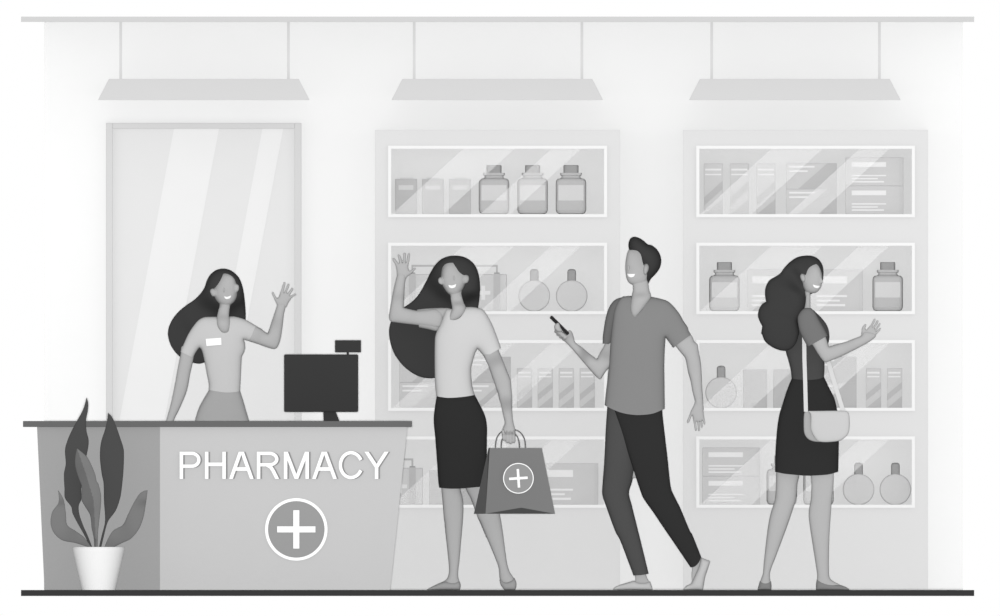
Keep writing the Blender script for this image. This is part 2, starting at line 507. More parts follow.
def mid_box(x, y1, h, label, group='cartons with two printed lines'):
    t = thing('medicine_carton', label, 'box', (X(x+25.4), IY, Z(y1)), group)
    bm = bmesh.new(); pbox(bm, x, x+50.8, y1-h, y1, IY-.05, IY+.05, .0015); obj('carton', bm, M_box, t)
    bm = bmesh.new(); prism(bm, [(x+12, y1), (x+41.3, y1-h), (x+50.8, y1-h), (x+50.8, y1)], IY-.0515, IY-.0495); obj('dark_diagonal', bm, M_dark, t)
    lines(t, [(x+3, x+28.5, y1-h+2.7, y1-h+4.5), (x+3, x+21.6, y1-h+7.2, y1-h+8.9)], IY-.052)
def large_box(x, y1, h, label, w=57.8, tx=6.2, tw=34.4, group='large cartons with a bold printed band'):
    t = thing('large_carton', label, 'box', (X(x+w/2), IY, Z(y1)), group)
    bm = bmesh.new(); pbox(bm, x, x+w, y1-h, y1, IY-.05, IY+.05, .0015); obj('carton', bm, M_box, t)
    bm = bmesh.new(); pbox(bm, x+w-4, x+w-.3, y1-h+.3, y1-.1, IY-.051, IY-.0495); obj('side_flap', bm, M_side, t)
    q = h/28.3; top = y1-h
    lines(t, [(x+tx, x+tx+tw, top+4.6*q, top+9.4*q), (x+tx, x+tx+tw, top+17.4*q, top+18.7*q), (x+tx, x+tx+tw*.76, top+20.5*q, top+21.8*q), (x+tx, x+tx+tw*.94, top+23.5*q, top+25*q)], IY-.05)
def first_aid(x0, x1, s0, s1, y1, ccx, label):
    t = thing('first_aid_case', label, 'case', (X((x0+x1)/2), IY, Z(y1)))
    bm = bmesh.new(); pbox(bm, x0, x1, y1-36.8, y1, IY-.045, IY+.045, .004); obj('case_body', bm, M_box, t)
    for s in (s0, s1):
        bm = bmesh.new(); pbox(bm, s, s+6.8, y1-37.3, y1, IY-.049, IY+.049); st = obj('strap', bm, M_dark, t)
        bm = bmesh.new(); pbox(bm, s+.6, s+6.2, y1-38.6, y1-37.2, IY-.03, IY+.03); obj('buckle', bm, M_cap, st)
    bm = bmesh.new(); a, b = s0+2.5, s1+4.3
    pbox(bm, a, b, y1-46.3, y1-44.3, IY-.006, IY+.006); pbox(bm, a, a+1.8, y1-44.4, y1-38.3, IY-.006, IY+.006); pbox(bm, b-1.8, b, y1-44.4, y1-38.3, IY-.006, IY+.006)
    obj('handle', bm, M_dark, t)
    bm = bmesh.new(); prism(bm, cross_pts(ccx, y1-18.3, 7.1, 1.9), IY-.047, IY-.044); obj('cross_mark', bm, mat('cross_pale', 226, GB), t)
def cross_pts(cx, cy, L, w, rot=0):
    p = [(-w, -L), (w, -L), (w, -w), (L, -w), (L, w), (w, w), (w, L), (-w, L), (-w, w), (-L, w), (-L, -w), (-w, -w)]
    c, s = math.cos(rot), math.sin(rot)
    return [(cx+a*c-b*s, cy+a*s+b*c) for a, b in p]

R1, R2, R3, R4 = (r[1] for r in ROWS)
LC = 'top left cabinet window'
small_box(395.1, R1, 35.2, 22, 'small grey box with pale label, leftmost in the '+LC, group='small labelled boxes')
small_box(422, R1, 35.2, 22, 'small grey box with pale label, middle of three in the '+LC, group='small labelled boxes')
small_box(449.1, R1, 35.2, 21.8, 'small grey box with pale label, next to the bottles in the '+LC, group='small labelled boxes')
bottle(494, R1, 'grey medicine bottle beside the three small boxes in the '+LC)
bottle(532.6, R1, 'grey medicine bottle, middle of three in the '+LC)
bottle(571, R1, 'grey medicine bottle, rightmost of three in the '+LC)
first_aid(404, 506.7, 409, 493.5, R2, 483.2, 'wide pale first aid case with cross and handle, behind the head of the waving customer')
flask(534.3, R2, 'round pale flask in second window of left cabinet, beside the first aid case')
flask(571.7, R2, 'round pale flask in second window of left cabinet, nearest the man')
mid_box(399.4, R3, 25.2, 'lower carton of the stack left of the waving customer, third window of left cabinet')
mid_box(399.4, R3-25.3, 25.8, 'upper carton of the stack behind the long hair, third window of left cabinet')
mid_box(460.1, R3, 25.2, 'lower carton of the stack between the customer and her lowered arm, left cabinet')
mid_box(460.1, R3-25.3, 25.8, 'upper carton of the stack beside the lowered arm of the customer, left cabinet')
for x, l in ((516.9, 'leftmost of four'), (537.7, 'second from left of four'), (558.8, 'third from left of four'), (579.7, 'rightmost of four by the man')):
    thin_box(x, 15.2, R3, 39.6, 'slim carton with dark diagonals, '+l+', left cabinet third window', 'slim cartons')
first_aid(392.2, 422.7, 392.6, 409, R4, 399.9, 'small pale first aid case at the right end of the pharmacy counter')
small_box(429.2, R4, 34.6, 24, 'plain grey box beside the small first aid case, behind the black skirt', lab=False)
small_box(459.4, R4, 34.6, 24, 'plain grey box seen between the legs of the customer with the paper bag', lab=False)
large_box(532, R4, 41.5, 'large pale carton with bold band, behind the grey paper bag', w=66.2, tx=6.5, tw=34.5)
# right cabinet
for x, l in ((703.9, 'leftmost'), (730, 'middle'), (756.6, 'rightmost')):
    thin_box(x, 18.9, R1, 50.6, 'tall slim carton with diagonals, '+l+' of three in the top window of the right cabinet', 'tall slim cartons')
mid_box(786.1, R1, 25, 'lower carton of the stack of two in the middle of the right cabinet top window')
mid_box(786.1, R1-25.1, 25.9, 'upper carton of the stack of two in the middle of the right cabinet top window')
large_box(845.5, R1, 28.2, 'large pale carton, lower of two at the right end of the right cabinet top window')
large_box(845.5, R1-28.3, 28.3, 'large pale carton, upper of two at the right end of the right cabinet top window')
bottle(724.4, R2, 'grey medicine bottle left of the curly haired woman, second window of right cabinet')
large_box(747.2, R2, 41.6, 'large pale carton behind the dark curls, beside a medicine bottle', w=58, tx=5, tw=33)
large_box(810.6, R2, 41.6, 'large pale carton in front of the face of the woman with shoulder bag', w=52.2, tx=6, tw=30.4)
bottle(887.7, R2, 'grey medicine bottle above the raised hand of the woman with shoulder bag')
flask(721.1, R3, 'round pale flask in third window of right cabinet, beside two plain boxes')
small_box(743, R3, 38.3, 24, 'plain grey box between the round flask and another plain box', lab=False)
small_box(773.2, R3, 38.3, 24, 'plain grey box partly hidden behind the waist of the woman with shoulder bag', lab=False)
mid_box(805.8, R3, 25.2, 'lower carton of the stack behind the pale shoulder strap, right cabinet')
mid_box(805.8, R3-25.3, 25.8, 'upper carton of the stack under the forearm of the woman with shoulder bag')
for x, l in ((866, 'left'), (887, 'right')):
    thin_box(x, 15.1, R3, 39.6, 'slim carton, '+l+' one of two at the right end of the third window, right cabinet', 'slim cartons')
large_box(702.3, R4, 28.4, 'large pale carton, lower of two at the left end of the right cabinet bottom window')
large_box(702.3, R4-28.5, 28.6, 'large pale carton, upper of two at the left end of the right cabinet bottom window')
bottle(781.8, R4, 'grey medicine bottle behind the left leg of the woman with shoulder bag')
bottle(818.5, R4, 'grey medicine bottle seen between the legs of the woman with shoulder bag')
flask(858.5, R4, 'round pale flask, left one of two in the bottom window of the right cabinet')
flask(895.4, R4, 'round pale flask, right one of two in the bottom window of the right cabinet')

# =============================================================== COUNTER
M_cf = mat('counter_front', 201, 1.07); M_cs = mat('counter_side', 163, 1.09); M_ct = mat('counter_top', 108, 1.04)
M_white = mat('sign_white', 254, 1.2); M_shade = mat('letter_shadow', 152, 1.05); M_disc = mat('emblem_disc', 163)
K0, K1 = -2.15, -1.60
t = thing('service_counter', 'long reception counter with tapered ends and a PHARMACY sign, dark top', 'counter', (X(218), (K0+K1)/2, 0))
bm = bmesh.new(); prism(bm, [(160, 427), (407.3, 427), (390, 590), (160, 590)], K0, K1); obj('front_panel', bm, M_cf, t)
bm = bmesh.new(); prism(bm, [(37, 427), (160, 427), (160, 590), (44.5, 590)], K0, K1); obj('side_panel', bm, M_cs, t)
bm = bmesh.new(); pbox(bm, 23, 412, 421, 427, K0-.03, K1+.03, .003); obj('worktop', bm, M_ct, t)
def arc(cx, cy, rx, ry, a0, a1, n=14):
    return [(cx+rx*math.cos(math.radians(a0+(a1-a0)*i/n)), cy-ry*math.sin(math.radians(a0+(a1-a0)*i/n))) for i in range(n+1)]
B, T_ = 478.8, 451.8; W = 3.4
LET = [
 ('P', [[(181.4, B), (181.4, T_)], [(181.4, T_+1.6), (192, T_+1.6)]+arc(192, 459.8, 6.9, 6.4, 90, -90)+[(181.4, 466.2)]]),
 ('H', [[(206.7, B), (206.7, T_)], [(224.1, B), (224.1, T_)], [(206.7, 464.3), (224.1, 464.3)]]),
 ('A', [[(231, B), (240.6, T_)], [(251.8, B), (242.1, T_)], [(234.8, 469), (248, 469)]]),
 ('R', [[(258.6, B), (258.6, T_)], [(258.6, T_+1.6), (269.5, T_+1.6)]+arc(269.5, 459.1, 7.3, 5.7, 90, -90)+[(258.6, 464.8)], [(266.0, 464.4), (270.6, 467.0), (273, 470.5), (277.2, B)]]),
 ('M', [[(285.6, B), (285.6, T_)], [(307.2, B), (307.2, T_)], [(286, T_), (296.4, B)], [(306.8, T_), (296.4, B)]]),
 ('A', [[(314, B), (323.5, T_)], [(335, B), (325, T_)], [(317.8, 469), (331.3, 469)]]),
 ('C', [arc(351.1, 465.1, 10.7, 12.4, 25, 335, 30)]),
 ('Y', [[(366.6, T_), (376.6, 467)], [(386.5, T_), (376.6, 467)], [(376.6, 465.6), (376.6, B)]])]
def stroke(bm, pl, w, y0, y1, clip=None):
    P = [np.array(p, float) for p in pl]; P = [P[0]]+[q for p, q in zip(P, P[1:]) if np.linalg.norm(q-p) > .05]; L, R = [], []
    for i, p in enumerate(P):
        d0 = P[i]-P[i-1] if i > 0 else P[1]-P[0]; d1 = P[i+1]-P[i] if i < len(P)-1 else d0
        d0 = d0/np.linalg.norm(d0); d1 = d1/np.linalg.norm(d1); d = d0+d1; d /= np.linalg.norm(d)
        n = np.array([-d[1], d[0]]); k = w/2/max(.5, n@np.array([-d0[1], d0[0]]))
        L.append(p+n*k); R.append(p-n*k)
    # flat ends on the cap height and the baseline
    if clip:
        for e, q in ((0, 1), (-1, -2)):
            for y in clip:
                if abs(P[e][1]-y) < .01 and abs(P[e][0]-P[q][0]) < abs(P[e][1]-P[q][1]):
                    d = P[q]-P[e]
                    for A in (L, R): A[e] = A[e]+d*((y-A[e][1])/d[1])
    for i in range(len(P)-1):
        try: prism(bm, [L[i], L[i+1], R[i+1], R[i]], y0, y1)
        except ValueError: pass
for ch, st in LET:
    bm = bmesh.new()
    for i, s in enumerate(st): stroke(bm, s, W if len(s) < 5 else 3.2, K0-.0100-.0002*i, K0-.005, (B, T_))
    o = obj('sign_letter', bm, M_white, t); o['label'] = 'white raised letter '+ch
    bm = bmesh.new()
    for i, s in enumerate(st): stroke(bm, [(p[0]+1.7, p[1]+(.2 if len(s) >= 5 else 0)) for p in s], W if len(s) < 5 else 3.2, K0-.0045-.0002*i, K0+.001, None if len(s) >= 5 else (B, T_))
    obj('letter_shadow', bm, M_shade, o)  # drop shadow of the letter, built as offset grey strokes
def emblem(t, cx, cy, R, rw, L, w, y, md, mw, rot=0, name='emblem'):
    bm = bmesh.new(); prism(bm, ell(cx, cy, R-rw*.5, R-rw*.5, 64), y-.004, y+.001); o = obj('emblem_disc', bm, md, t)
    bm = bmesh.new(); n = 64; rings = []
    for rad, yy in ((R, y-.006), (R-rw, y-.006), (R-rw, y), (R, y)):
        rings.append([bm.verts.new((X(cx+rad*math.cos(2*PI*i/n)), yy, Z(cy+rad*math.sin(2*PI*i/n)))) for i in range(n)])
    for a in range(4):
        for i in range(n): bm.faces.new((rings[a][i], rings[a][(i+1) % n], rings[(a+1) % 4][(i+1) % n], rings[(a+1) % 4][i]))
    obj('emblem_ring', bm, mw, o)
    bm = bmesh.new(); prism(bm, cross_pts(cx, cy, L, w, rot), y-.007, y-.003); obj('emblem_cross', bm, mw, o)
emblem(t, 296.3, 529.4, 31.2, 2.9, 19.1, 3.0, K0, M_disc, M_white)

# monitor
M_blk = mat('monitor_black', 60, 1.08)
MY = -1.85
t = thing('cash_register_monitor', 'dark checkout monitor with small customer display on top, standing on the counter', 'monitor', (X(331), MY, Z(421)))
bm = bmesh.new(); pbox(bm, 284.1, 358.2, 354.4, 412, MY-.03, MY+.01, .006); obj('screen_housing', bm, M_blk, t)
bm = bmesh.new(); prism(bm, [(323.2, 411), (335.6, 411), (339.4, 421), (323.6, 421)], MY-.012, MY+.05); obj('stand', bm, M_blk, t)
bm = bmesh.new(); pbox(bm, 346.8, 348.9, 352, 355, MY-.008, MY+.004); obj('display_stalk', bm, M_blk, t)
bm = bmesh.new(); pbox(bm, 335, 361, 340.2, 352.4, MY-.02, MY+.01, .002); obj('customer_display', bm, M_blk, t)

# =============================================================== POTTED PLANT
PY = -2.42
M_l1 = mat('leaf_dark', 80); M_l2 = mat('leaf_mid', 124, 1.07); M_l3 = mat('leaf_mid_dark', 109); M_pot = mat('pot_white', 248, 1.06); M_soil = mat('potting_soil', 70)
t = thing('potted_plant', 'broad-leaved plant in a white tapered pot standing before the counter', 'plant', (X(98.6), PY, 0))
bm = bmesh.new(); R = 26.1*S
lathe(bm, [(0, 0), (16.8*S, 0), (17.1*S, Z(589)), (25.7*S, Z(551)), (R, Z(548.6)), (R-.004, Z(547)), (R-.012, Z(547)), (R-.022, Z(553)), (R-.024, Z(556)), (0, Z(556))], X(98.6), PY, 56)
obj('pot', bm, M_pot, t)
bm = bmesh.new(); lathe(bm, [(0, Z(556)), (R-.026, Z(555.8)), (R-.03, Z(551.5)), (0, Z(550))], X(98.6), PY, 32); obj('soil', bm, M_soil, t, True)
J = lambda *p: cr(20, 390, 6.6667, *p)
K = lambda *p: cr(20, 480, 6.6667, *p)
leaves = [
 ('dark upright leaf', M_l1, .03, J((445, 48, 1), (455, 90), (452, 140), (441, 200), (443, 270), (457, 330), (455, 380), (443, 440), (428, 510), (415, 600))+K((408, 60), (408, 130), (392, 170), (395, 225), (420, 300), (455, 380), (484, 455, 1), (474, 470, 1), (466, 445), (430, 370), (385, 290), (350, 220), (342, 180), (300, 120), (297, 60))+J((293, 560), (305, 490), (300, 400), (315, 340), (345, 270), (380, 205), (420, 130)), None),
 ('dark upright leaf', M_l1, .03, J((587, 152, 1), (610, 175), (640, 240), (665, 310), (690, 390), (693, 450), (688, 560), (683, 613))+K((680, 40), (670, 110), (640, 200), (590, 270), (575, 310), (560, 370), (540, 455, 1), (525, 455, 1), (545, 370), (565, 290), (567, 240), (560, 140), (557, 20))+J((545, 560), (533, 450), (540, 350), (565, 270), (580, 210)), None),
 ('two-toned middle leaf', [M_l3, M_l2], -.04, J((380, 388, 1), (420, 420), (450, 450), (480, 510), (500, 560), (512, 613))+K((520, 20), (538, 90), (540, 150), (530, 250), (520, 350), (517, 455, 1), (495, 455, 1), (492, 390), (478, 320), (467, 235), (430, 170), (410, 130))+J((410, 640), (395, 600), (375, 540), (366, 490), (370, 430)), 'split'),
 ('curled grey leaf', M_l2, -.06, K((255, 68, 1), (290, 130), (305, 220), (315, 300), (370, 340), (430, 385), (480, 455, 1), (455, 447, 1), (370, 420), (280, 400), (225, 350), (205, 290), (215, 215), (255, 155), (260, 120)), None),
 ('curled grey leaf', M_l2, -.06, K((850, 68, 1), (840, 150), (822, 250), (790, 330), (740, 390), (680, 420), (610, 455, 1), (560, 455, 1), (590, 385), (625, 335), (685, 300), (720, 230), (760, 150), (800, 90), (830, 72)), None)]
mid = cr(20, 390, 6.6667, (380, 388), (440, 560), (490, 730), (500, 900), (508, 1055))
def side(c):
    for (x0, y0), (x1, y1) in zip(mid, mid[1:]):
        if y0 <= c[1] <= y1 or (x1, y1) == mid[-1]:
            return 1 if c[0] > x0+(x1-x0)*(c[1]-y0)/(y1-y0) else 0
    return 0
for lab, m, dy, pts, sp in leaves:
    top = (min(p[1] for p in pts))
    o = vol('leaf', m, t, pts, k=.22, yc=[(98, 550, PY), (98, 530, PY+dy*.4), (pts[0][0], top, PY+dy*1.6), (pts[0][0], (top+540)/2, PY+dy)], step=.9, mat_split=side if sp else None)
    o['label'] = lab

# =============================================================== PEOPLE
M_skin = mat('skin', 180, 1.14); M_hair = mat('hair_dark', 61, 1.2); M_teeth = mat('teeth', 255, 1.2)
M_shirtc = mat('shirt_pale_grey', 201, 1.12); M_shirtw = mat('shirt_light_grey', 208, 1.12); M_skirtb = mat('skirt_black', 50, 1.1)
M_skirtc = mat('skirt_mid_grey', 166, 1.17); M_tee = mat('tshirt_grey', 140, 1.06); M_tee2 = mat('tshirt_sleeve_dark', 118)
M_tr1 = mat('trouser_black', 50, 1.15); M_tr2 = mat('trouser_charcoal', 80, 1.15); M_shoe = mat('shoe_light', 208, 0.98); M_shoed = mat('shoe_grey', 142); M_shoem = mat('shoe_mid', 172)
M_top = mat('top_charcoal', 80); M_sleeve = mat('top_sleeve_grey', 124); M_sl1 = mat('shaded_sleeve', 182, 1.1)
def rel(y0, l): return [(a, b, y0+c) for a, b, c in l] if isinstance(l, list) else y0+l
s6 = 6.6667

# ---- pharmacist behind the counter
Y0 = -1.15
A_ = lambda *p: cr(150, 260, s6, *p)
A2 = lambda *p: cr(150, 340, s6, *p)
t = thing('person', 'woman with long dark hair and name badge waving from behind the counter', 'person', (X(222), Y0, 0))
shirt = A_((448, 378), (400, 378), (360, 382), (325, 400), (290, 440), (255, 495), (225, 560), (203, 611, 'h'), (288, 652, 'e'), (300, 625), (318, 598), (331, 584, 1), (345, 603), (365, 683), (380, 763), (393, 833), (390, 866, 'h'), (450, 877), (520, 884), (600, 876, 'e'), (603, 823), (608, 713), (613, 643), (625, 620), (634, 590), (632, 555), (625, 530, 1), (720, 560, 'h'), (748, 463, 'e'), (700, 435), (640, 400), (600, 385), (560, 376), (527, 376))
neckc = A_((440, 350, 1), (448, 378), (447, 420), (458, 455), (478, 480), (500, 487), (520, 478), (528, 450), (530, 400), (527, 376), (535, 350, 1))
sh = vol('blouse', M_shirtc, t, shirt, k=.85, yc=rel(Y0, 0.0), carve=neckc, cd=.01)
vol('skirt', M_skirtc, t, A2((393, 318, 'h'), (598, 318, 'e'), (602, 344), (620, 400), (640, 470), (660, 540), (690, 700), (690, 880, 'h'), (290, 880, 'e'), (285, 700), (300, 540), (310, 500), (330, 445), (360, 390), (392, 334)), k=.75, yc=Y0)
b = bmesh.new()
inflate(b, A_((505, 78), (545, 90), (575, 130), (583, 190), (582, 240), (565, 275), (540, 297), (505, 306), (470, 296), (445, 275), (428, 245), (424, 190), (436, 135), (466, 92)), k=1.2, yc=Y0)
inflate(b, A_((398, 205), (410, 190), (425, 190), (445, 205), (445, 235), (428, 244), (412, 240)), k=.8, yc=Y0-.03, step=.5)
inflate(b, A_((566, 165), (580, 160), (592, 170), (595, 188), (590, 205), (575, 215), (562, 200)), k=.8, yc=Y0-.03, step=.5)
inflate(b, A_((466, 255), (532, 255), (538, 290), (531, 330), (528, 376), (535, 400), (532, 450), (520, 478), (500, 487), (475, 480), (455, 455), (445, 420), (446, 378), (454, 340), (462, 295)), k=1.0, yc=rel(Y0, [(222, 305, .0), (222, 330, -.035)]))
inflate(b, ell(224, 290, 1.0, 2.8, 12), k=.6, yc=Y0-.075, step=.5)
inflate(b, None, raw=inset(shirt, 1.3), k=.72, yc=Y0, step=1.5)
inflate(b, A2((215, 40), (290, 60), (292, 112), (270, 215), (245, 340), (205, 440), (158, 540), (150, 585), (100, 590), (108, 540), (140, 420), (165, 300), (185, 190), (204, 95)), k=.85, yc=rel(Y0, 0.0))
inflate(b, A2((98, 560), (155, 565), (160, 620), (150, 680), (128, 695), (100, 685), (88, 640)), k=.6, yc=Y0)
for i in range(4):
    xx = 164+i*2.6; inflate(b, [(xx, 438), (xx+2.6, 438), (xx+2.4, 449+[0, 2, 1.6, -1][i]), (xx+1.2, 451+[0, 2, 1.6, -1][i]), (xx+.1, 449+[0, 2, 1.6, -1][i])], k=1.1, yc=Y0-.01, step=.6)
inflate(b, A_((600, 420), (700, 440), (748, 466), (768, 480), (785, 490, 1), (805, 430), (825, 370), (845, 310), (852, 285), (900, 290), (903, 312), (893, 360), (885, 430), (875, 500), (865, 545), (850, 580), (830, 593), (790, 585), (720, 560), (640, 532), (600, 500)), k=.9, yc=rel(Y0, [(245, 330, 0), (272, 345, -.03), (284, 305, -.06)]))
H_ = lambda *p: cr(260, 275, 19.88, *p)
hb_ = bmesh.new(); inflate(hb_, H_((338, 640, 1), (335, 590), (300, 510), (265, 430), (236, 360), (248, 336), (268, 355), (297, 405), (328, 452), (355, 458), (380, 420), (408, 340), (433, 270), (458, 190), (480, 140), (499, 148), (498, 200), (480, 280), (468, 345), (478, 352), (497, 320), (522, 250), (548, 185), (572, 172), (581, 192), (575, 225), (553, 290), (532, 345), (545, 362), (590, 310), (638, 258), (660, 270), (645, 312), (605, 370), (588, 412), (625, 408), (690, 374), (720, 380), (704, 404), (650, 433), (612, 480), (565, 550), (525, 640, 1)), k=.6, yc=Y0-.06, step=.35)
for sx, x0 in ((0, 210), (1, 232)):
    inflate(b, [(x0-7, 440), (x0+8, 440), (x0+8, 500), (x0+6, 520), (x0+5, 570), (x0+4, 582), (x0+7, 590), (x0-7, 590), (x0-4, 575), (x0-6, 520), (x0-8, 500)], k=.9, yc=Y0)
inflate(b, [(215, 380), (234, 380), (240, 410), (243, 448), (203, 448), (207, 410)], k=.5, yc=Y0)
pb = skin_body('body', b, M_skin, t, hand=hb_)
hair = A_((490, 57), (540, 70), (578, 100), (600, 130), (620, 190), (632, 270), (638, 350), (638, 402, 1), (600, 440), (540, 560), (470, 640), (365, 683, 1), (330, 691), (290, 686), (240, 672), (200, 645), (165, 610), (135, 560), (120, 500), (125, 450), (150, 395), (190, 345), (240, 303), (295, 265), (335, 225), (362, 185), (378, 140), (400, 100), (440, 68))
hcar = A_((488, 92, 1), (478, 118), (462, 148), (445, 172), (425, 190), (408, 188), (397, 205), (402, 228), (415, 242), (430, 246), (440, 270), (463, 294), (458, 330), (450, 378), (450, 440), (530, 440), (530, 376), (533, 330), (540, 297), (562, 278), (576, 250), (583, 213), (592, 207), (595, 185), (590, 165), (575, 157), (563, 128), (545, 107), (520, 94), (500, 90))
vol('hair', M_hair, t, hair, k=[(222, 272, 1.6), (215, 270, 1.6), (222, 285, 1.4), (236, 285, 1.4), (190, 310, .5), (175, 340, .35), (230, 330, .4), (205, 350, .35)], yc=rel(Y0, [(222, 275, .02), (222, 295, .02), (235, 290, .02), (240, 315, .09), (205, 320, .1), (175, 330, .12), (205, 355, .12), (222, 325, .1)]), carve=hcar, cd=.05)
drape('smile', M_teeth, t, A_((493, 242, 1), (515, 245), (542, 236, 1), (535, 253), (515, 261), (500, 256)), pb, .002, .4)
bm = bmesh.new(); prism(bm, A_((372, 526), (474, 519), (476, 565), (377, 573)), 0, .004)
yy = min(surf_y(sh, 209, 338), surf_y(sh, 219, 337), surf_y(sh, 219, 344), surf_y(sh, 208, 344))
for v in bm.verts: v.co.y += yy-.005
o = obj('name_badge', bm, M_teeth, t)

# ---- customer with the paper bag
Y0 = -1.05
B3 = lambda *p: cr(380, 240, s6, *p)
B5 = lambda *p: cr(420, 390, s6, *p)
B6 = lambda *p: cr(420, 470, s6, *p)
B7 = lambda *p: cr(420, 520, s6, *p)
t = thing('person', 'woman in pale blouse and black skirt waving, carrying a grey paper bag', 'person', (X(465), Y0, 0))
def B4(*p): return cr(380, 320, s6, *p)
shirt = B3((482, 458, 1), (445, 462), (425, 500), (402, 560), (380, 605))+B4((368, 110), (365, 150), (364, 250), (366, 387), (370, 450), (376, 507, 'h'), (400, 513), (460, 519), (560, 512), (631, 500, 'e'), (615, 440), (608, 370), (608, 320), (620, 270), (635, 220), (650, 192, 1), (680, 225), (697, 250, 'h'), (806, 187, 'e'), (790, 140), (760, 60), (735, 5))+B3((710, 495), (685, 465), (650, 452), (610, 446), (568, 446, 1))
neckc = B3((478, 430, 1), (482, 458), (472, 490), (466, 531, 1), (500, 533), (530, 520), (555, 490), (570, 447), (568, 430, 1))
sh = vol('blouse', M_shirtw, t, shirt, k=.92, yc=rel(Y0, 0.0), carve=neckc, cd=.01)
vol('shaded_sleeve', M_sl1, t, B3((247, 463, 'e'), (300, 457), (370, 453), (430, 452), (470, 458), (440, 500), (400, 590), (379, 607), (320, 595), (260, 584, 'h')), k=.95, yc=rel(Y0, .012))  # far sleeve of the blouse, its shade painted as a darker grey
vol('skirt', M_skirtb, t, B5((116, 30, 'h'), (360, 26, 'e'), (367, 38), (395, 90), (425, 150), (440, 195), (447, 250), (446, 330), (445, 450))+B6((440, 60), (434, 109, 'h'), (370, 115), (260, 124), (190, 124), (128, 118, 'e'))+B5((122, 610), (115, 500), (108, 400), (100, 300), (93, 235), (92, 180), (100, 110), (111, 42)), k=[(455, 395, .55), (455, 402, .6), (455, 430, .72), (455, 480, .72)], yc=Y0)
b = bmesh.new()
inflate(b, B3((490, 126), (526, 134), (556, 158), (580, 200), (585, 235), (572, 285), (552, 330), (520, 362), (490, 370), (455, 358), (428, 325), (410, 290), (406, 220), (424, 156), (458, 130)), k=1.15, yc=Y0)
inflate(b, B3((387, 268), (392, 252), (405, 247), (420, 262), (424, 290), (408, 299), (393, 288)), k=.8, yc=Y0-.03, step=.5)
inflate(b, B3((558, 238), (575, 232), (590, 238), (595, 260), (586, 283), (568, 291), (555, 275)), k=.8, yc=Y0-.03, step=.5)
inflate(b, ell(454, 278, 1.0, 2.8, 12), k=.6, yc=Y0-.075, step=.5)
inflate(b, B3((465, 330), (542, 330), (550, 385), (560, 420), (572, 447), (560, 490), (530, 520), (500, 535), (462, 535), (468, 490), (480, 458), (475, 420), (467, 370)), k=1.0, yc=rel(Y0, [(457, 295, 0), (457, 312, -.035)]))
inflate(b, None, raw=inset(shirt, 1.3), k=.72, yc=Y0, step=1.5)
inflate(b, B3((113, 240), (100, 290), (85, 360), (70, 440), (60, 510), (65, 535), (78, 547, 1), (170, 559), (260, 569), (320, 578), (400, 580), (420, 500), (380, 462), (300, 466), (247, 470), (200, 461), (157, 450, 1), (160, 380), (165, 300), (171, 240), (150, 215), (125, 215)), k=.92, yc=rel(Y0, [(430, 318, 0), (395, 315, -.02), (400, 280, -.05)]))
hb_ = bmesh.new(); inflate(hb_, B3((110, 260, 1), (113, 230), (111, 200), (103, 165), (90, 143), (84, 125), (92, 120), (110, 140), (124, 156), (128, 142), (121, 110), (121, 98), (131, 100), (143, 130), (149, 152), (154, 130), (157, 92), (163, 85), (171, 90), (170, 120), (170, 152), (178, 140), (183, 102), (190, 89), (198, 93), (196, 130), (188, 168), (189, 190), (198, 206), (215, 196), (232, 185), (239, 190), (222, 208), (200, 230), (180, 246), (172, 262, 1)), k=.6, yc=Y0-.05, step=.35)
inflate(b, B4((640, 60), (720, 60), (775, 150), (790, 200), (815, 260), (850, 350), (870, 400), (875, 450), (881, 520), (883, 590))+B5((610, 60), (615, 150), (622, 215), (634, 262), (637, 300), (632, 320), (560, 320), (548, 290), (552, 255), (565, 222), (555, 170), (535, 80), (515, 0))+B4((795, 540), (775, 460), (745, 370), (720, 300), (697, 250), (660, 150)), k=.9, yc=rel(Y0, [(490, 340, 0), (505, 380, -.08), (508, 430, -.2), (509, 442, -.22)]))
for i, (fx, fl) in enumerate(((548, 335), (570, 352), (592, 358), (614, 350))):
    xx = 420+fx/s6; top = 390+285/s6; bo = 390+(fl+4)/s6
    inflate(b, [(xx+.6, top-1), (xx+1.6, top-2.5), (xx+2.4, top-1), (xx+3.1, top+2), (xx+3.1, bo-1.5), (xx+1.6, bo), (xx+.1, bo-1.5), (xx+.1, top+2)], k=1.0, yc=[(xx, top-3, Y0-.225), (xx, top+5, Y0-.247), (xx, bo, Y0-.245)], step=.5)
inflate(b, B5((545, 270), (556, 262), (566, 285), (572, 318), (562, 330), (551, 318), (546, 295)), k=1.1, yc=Y0-.235, step=.5)
inflate(b, B6((143, 60), (265, 60), (268, 124), (282, 180), (289, 240), (286, 330), (275, 460), (262, 610))+B7((256, 320), (254, 375), (264, 415), (266, 440), (255, 450), (200, 450), (150, 430), (140, 419), (160, 408), (180, 391), (190, 365), (194, 330), (188, 250), (175, 130), (163, 0))+B6((175, 470), (160, 330), (150, 200), (143, 124)), k=.9, yc=Y0-.0)
inflate(b, B6((290, 60), (440, 60), (480, 124), (510, 200), (533, 300), (550, 400), (578, 610))+B7((583, 300), (597, 345), (615, 372), (630, 400), (625, 440), (560, 440), (532, 390), (528, 350), (522, 310), (500, 250), (450, 130), (395, 0))+B6((440, 450), (380, 305), (340, 195), (305, 124)), k=.85, yc=Y0+.03)
inflate(b, [(441, 385), (466, 385), (474, 415), (480, 450), (478, 476), (444, 476), (438, 450), (437, 415)], k=.4, yc=Y0)
pb = skin_body('body', b, M_skin, t, hand=hb_)
vol('shoe', M_shoem, t, B7((45, 464, 1), (70, 450), (110, 430), (150, 413), (176, 408, 1), (215, 418), (256, 408, 1), (266, 415), (271, 440), (266, 465, 1), (150, 466)), k=1.35, yc=Y0-.004)
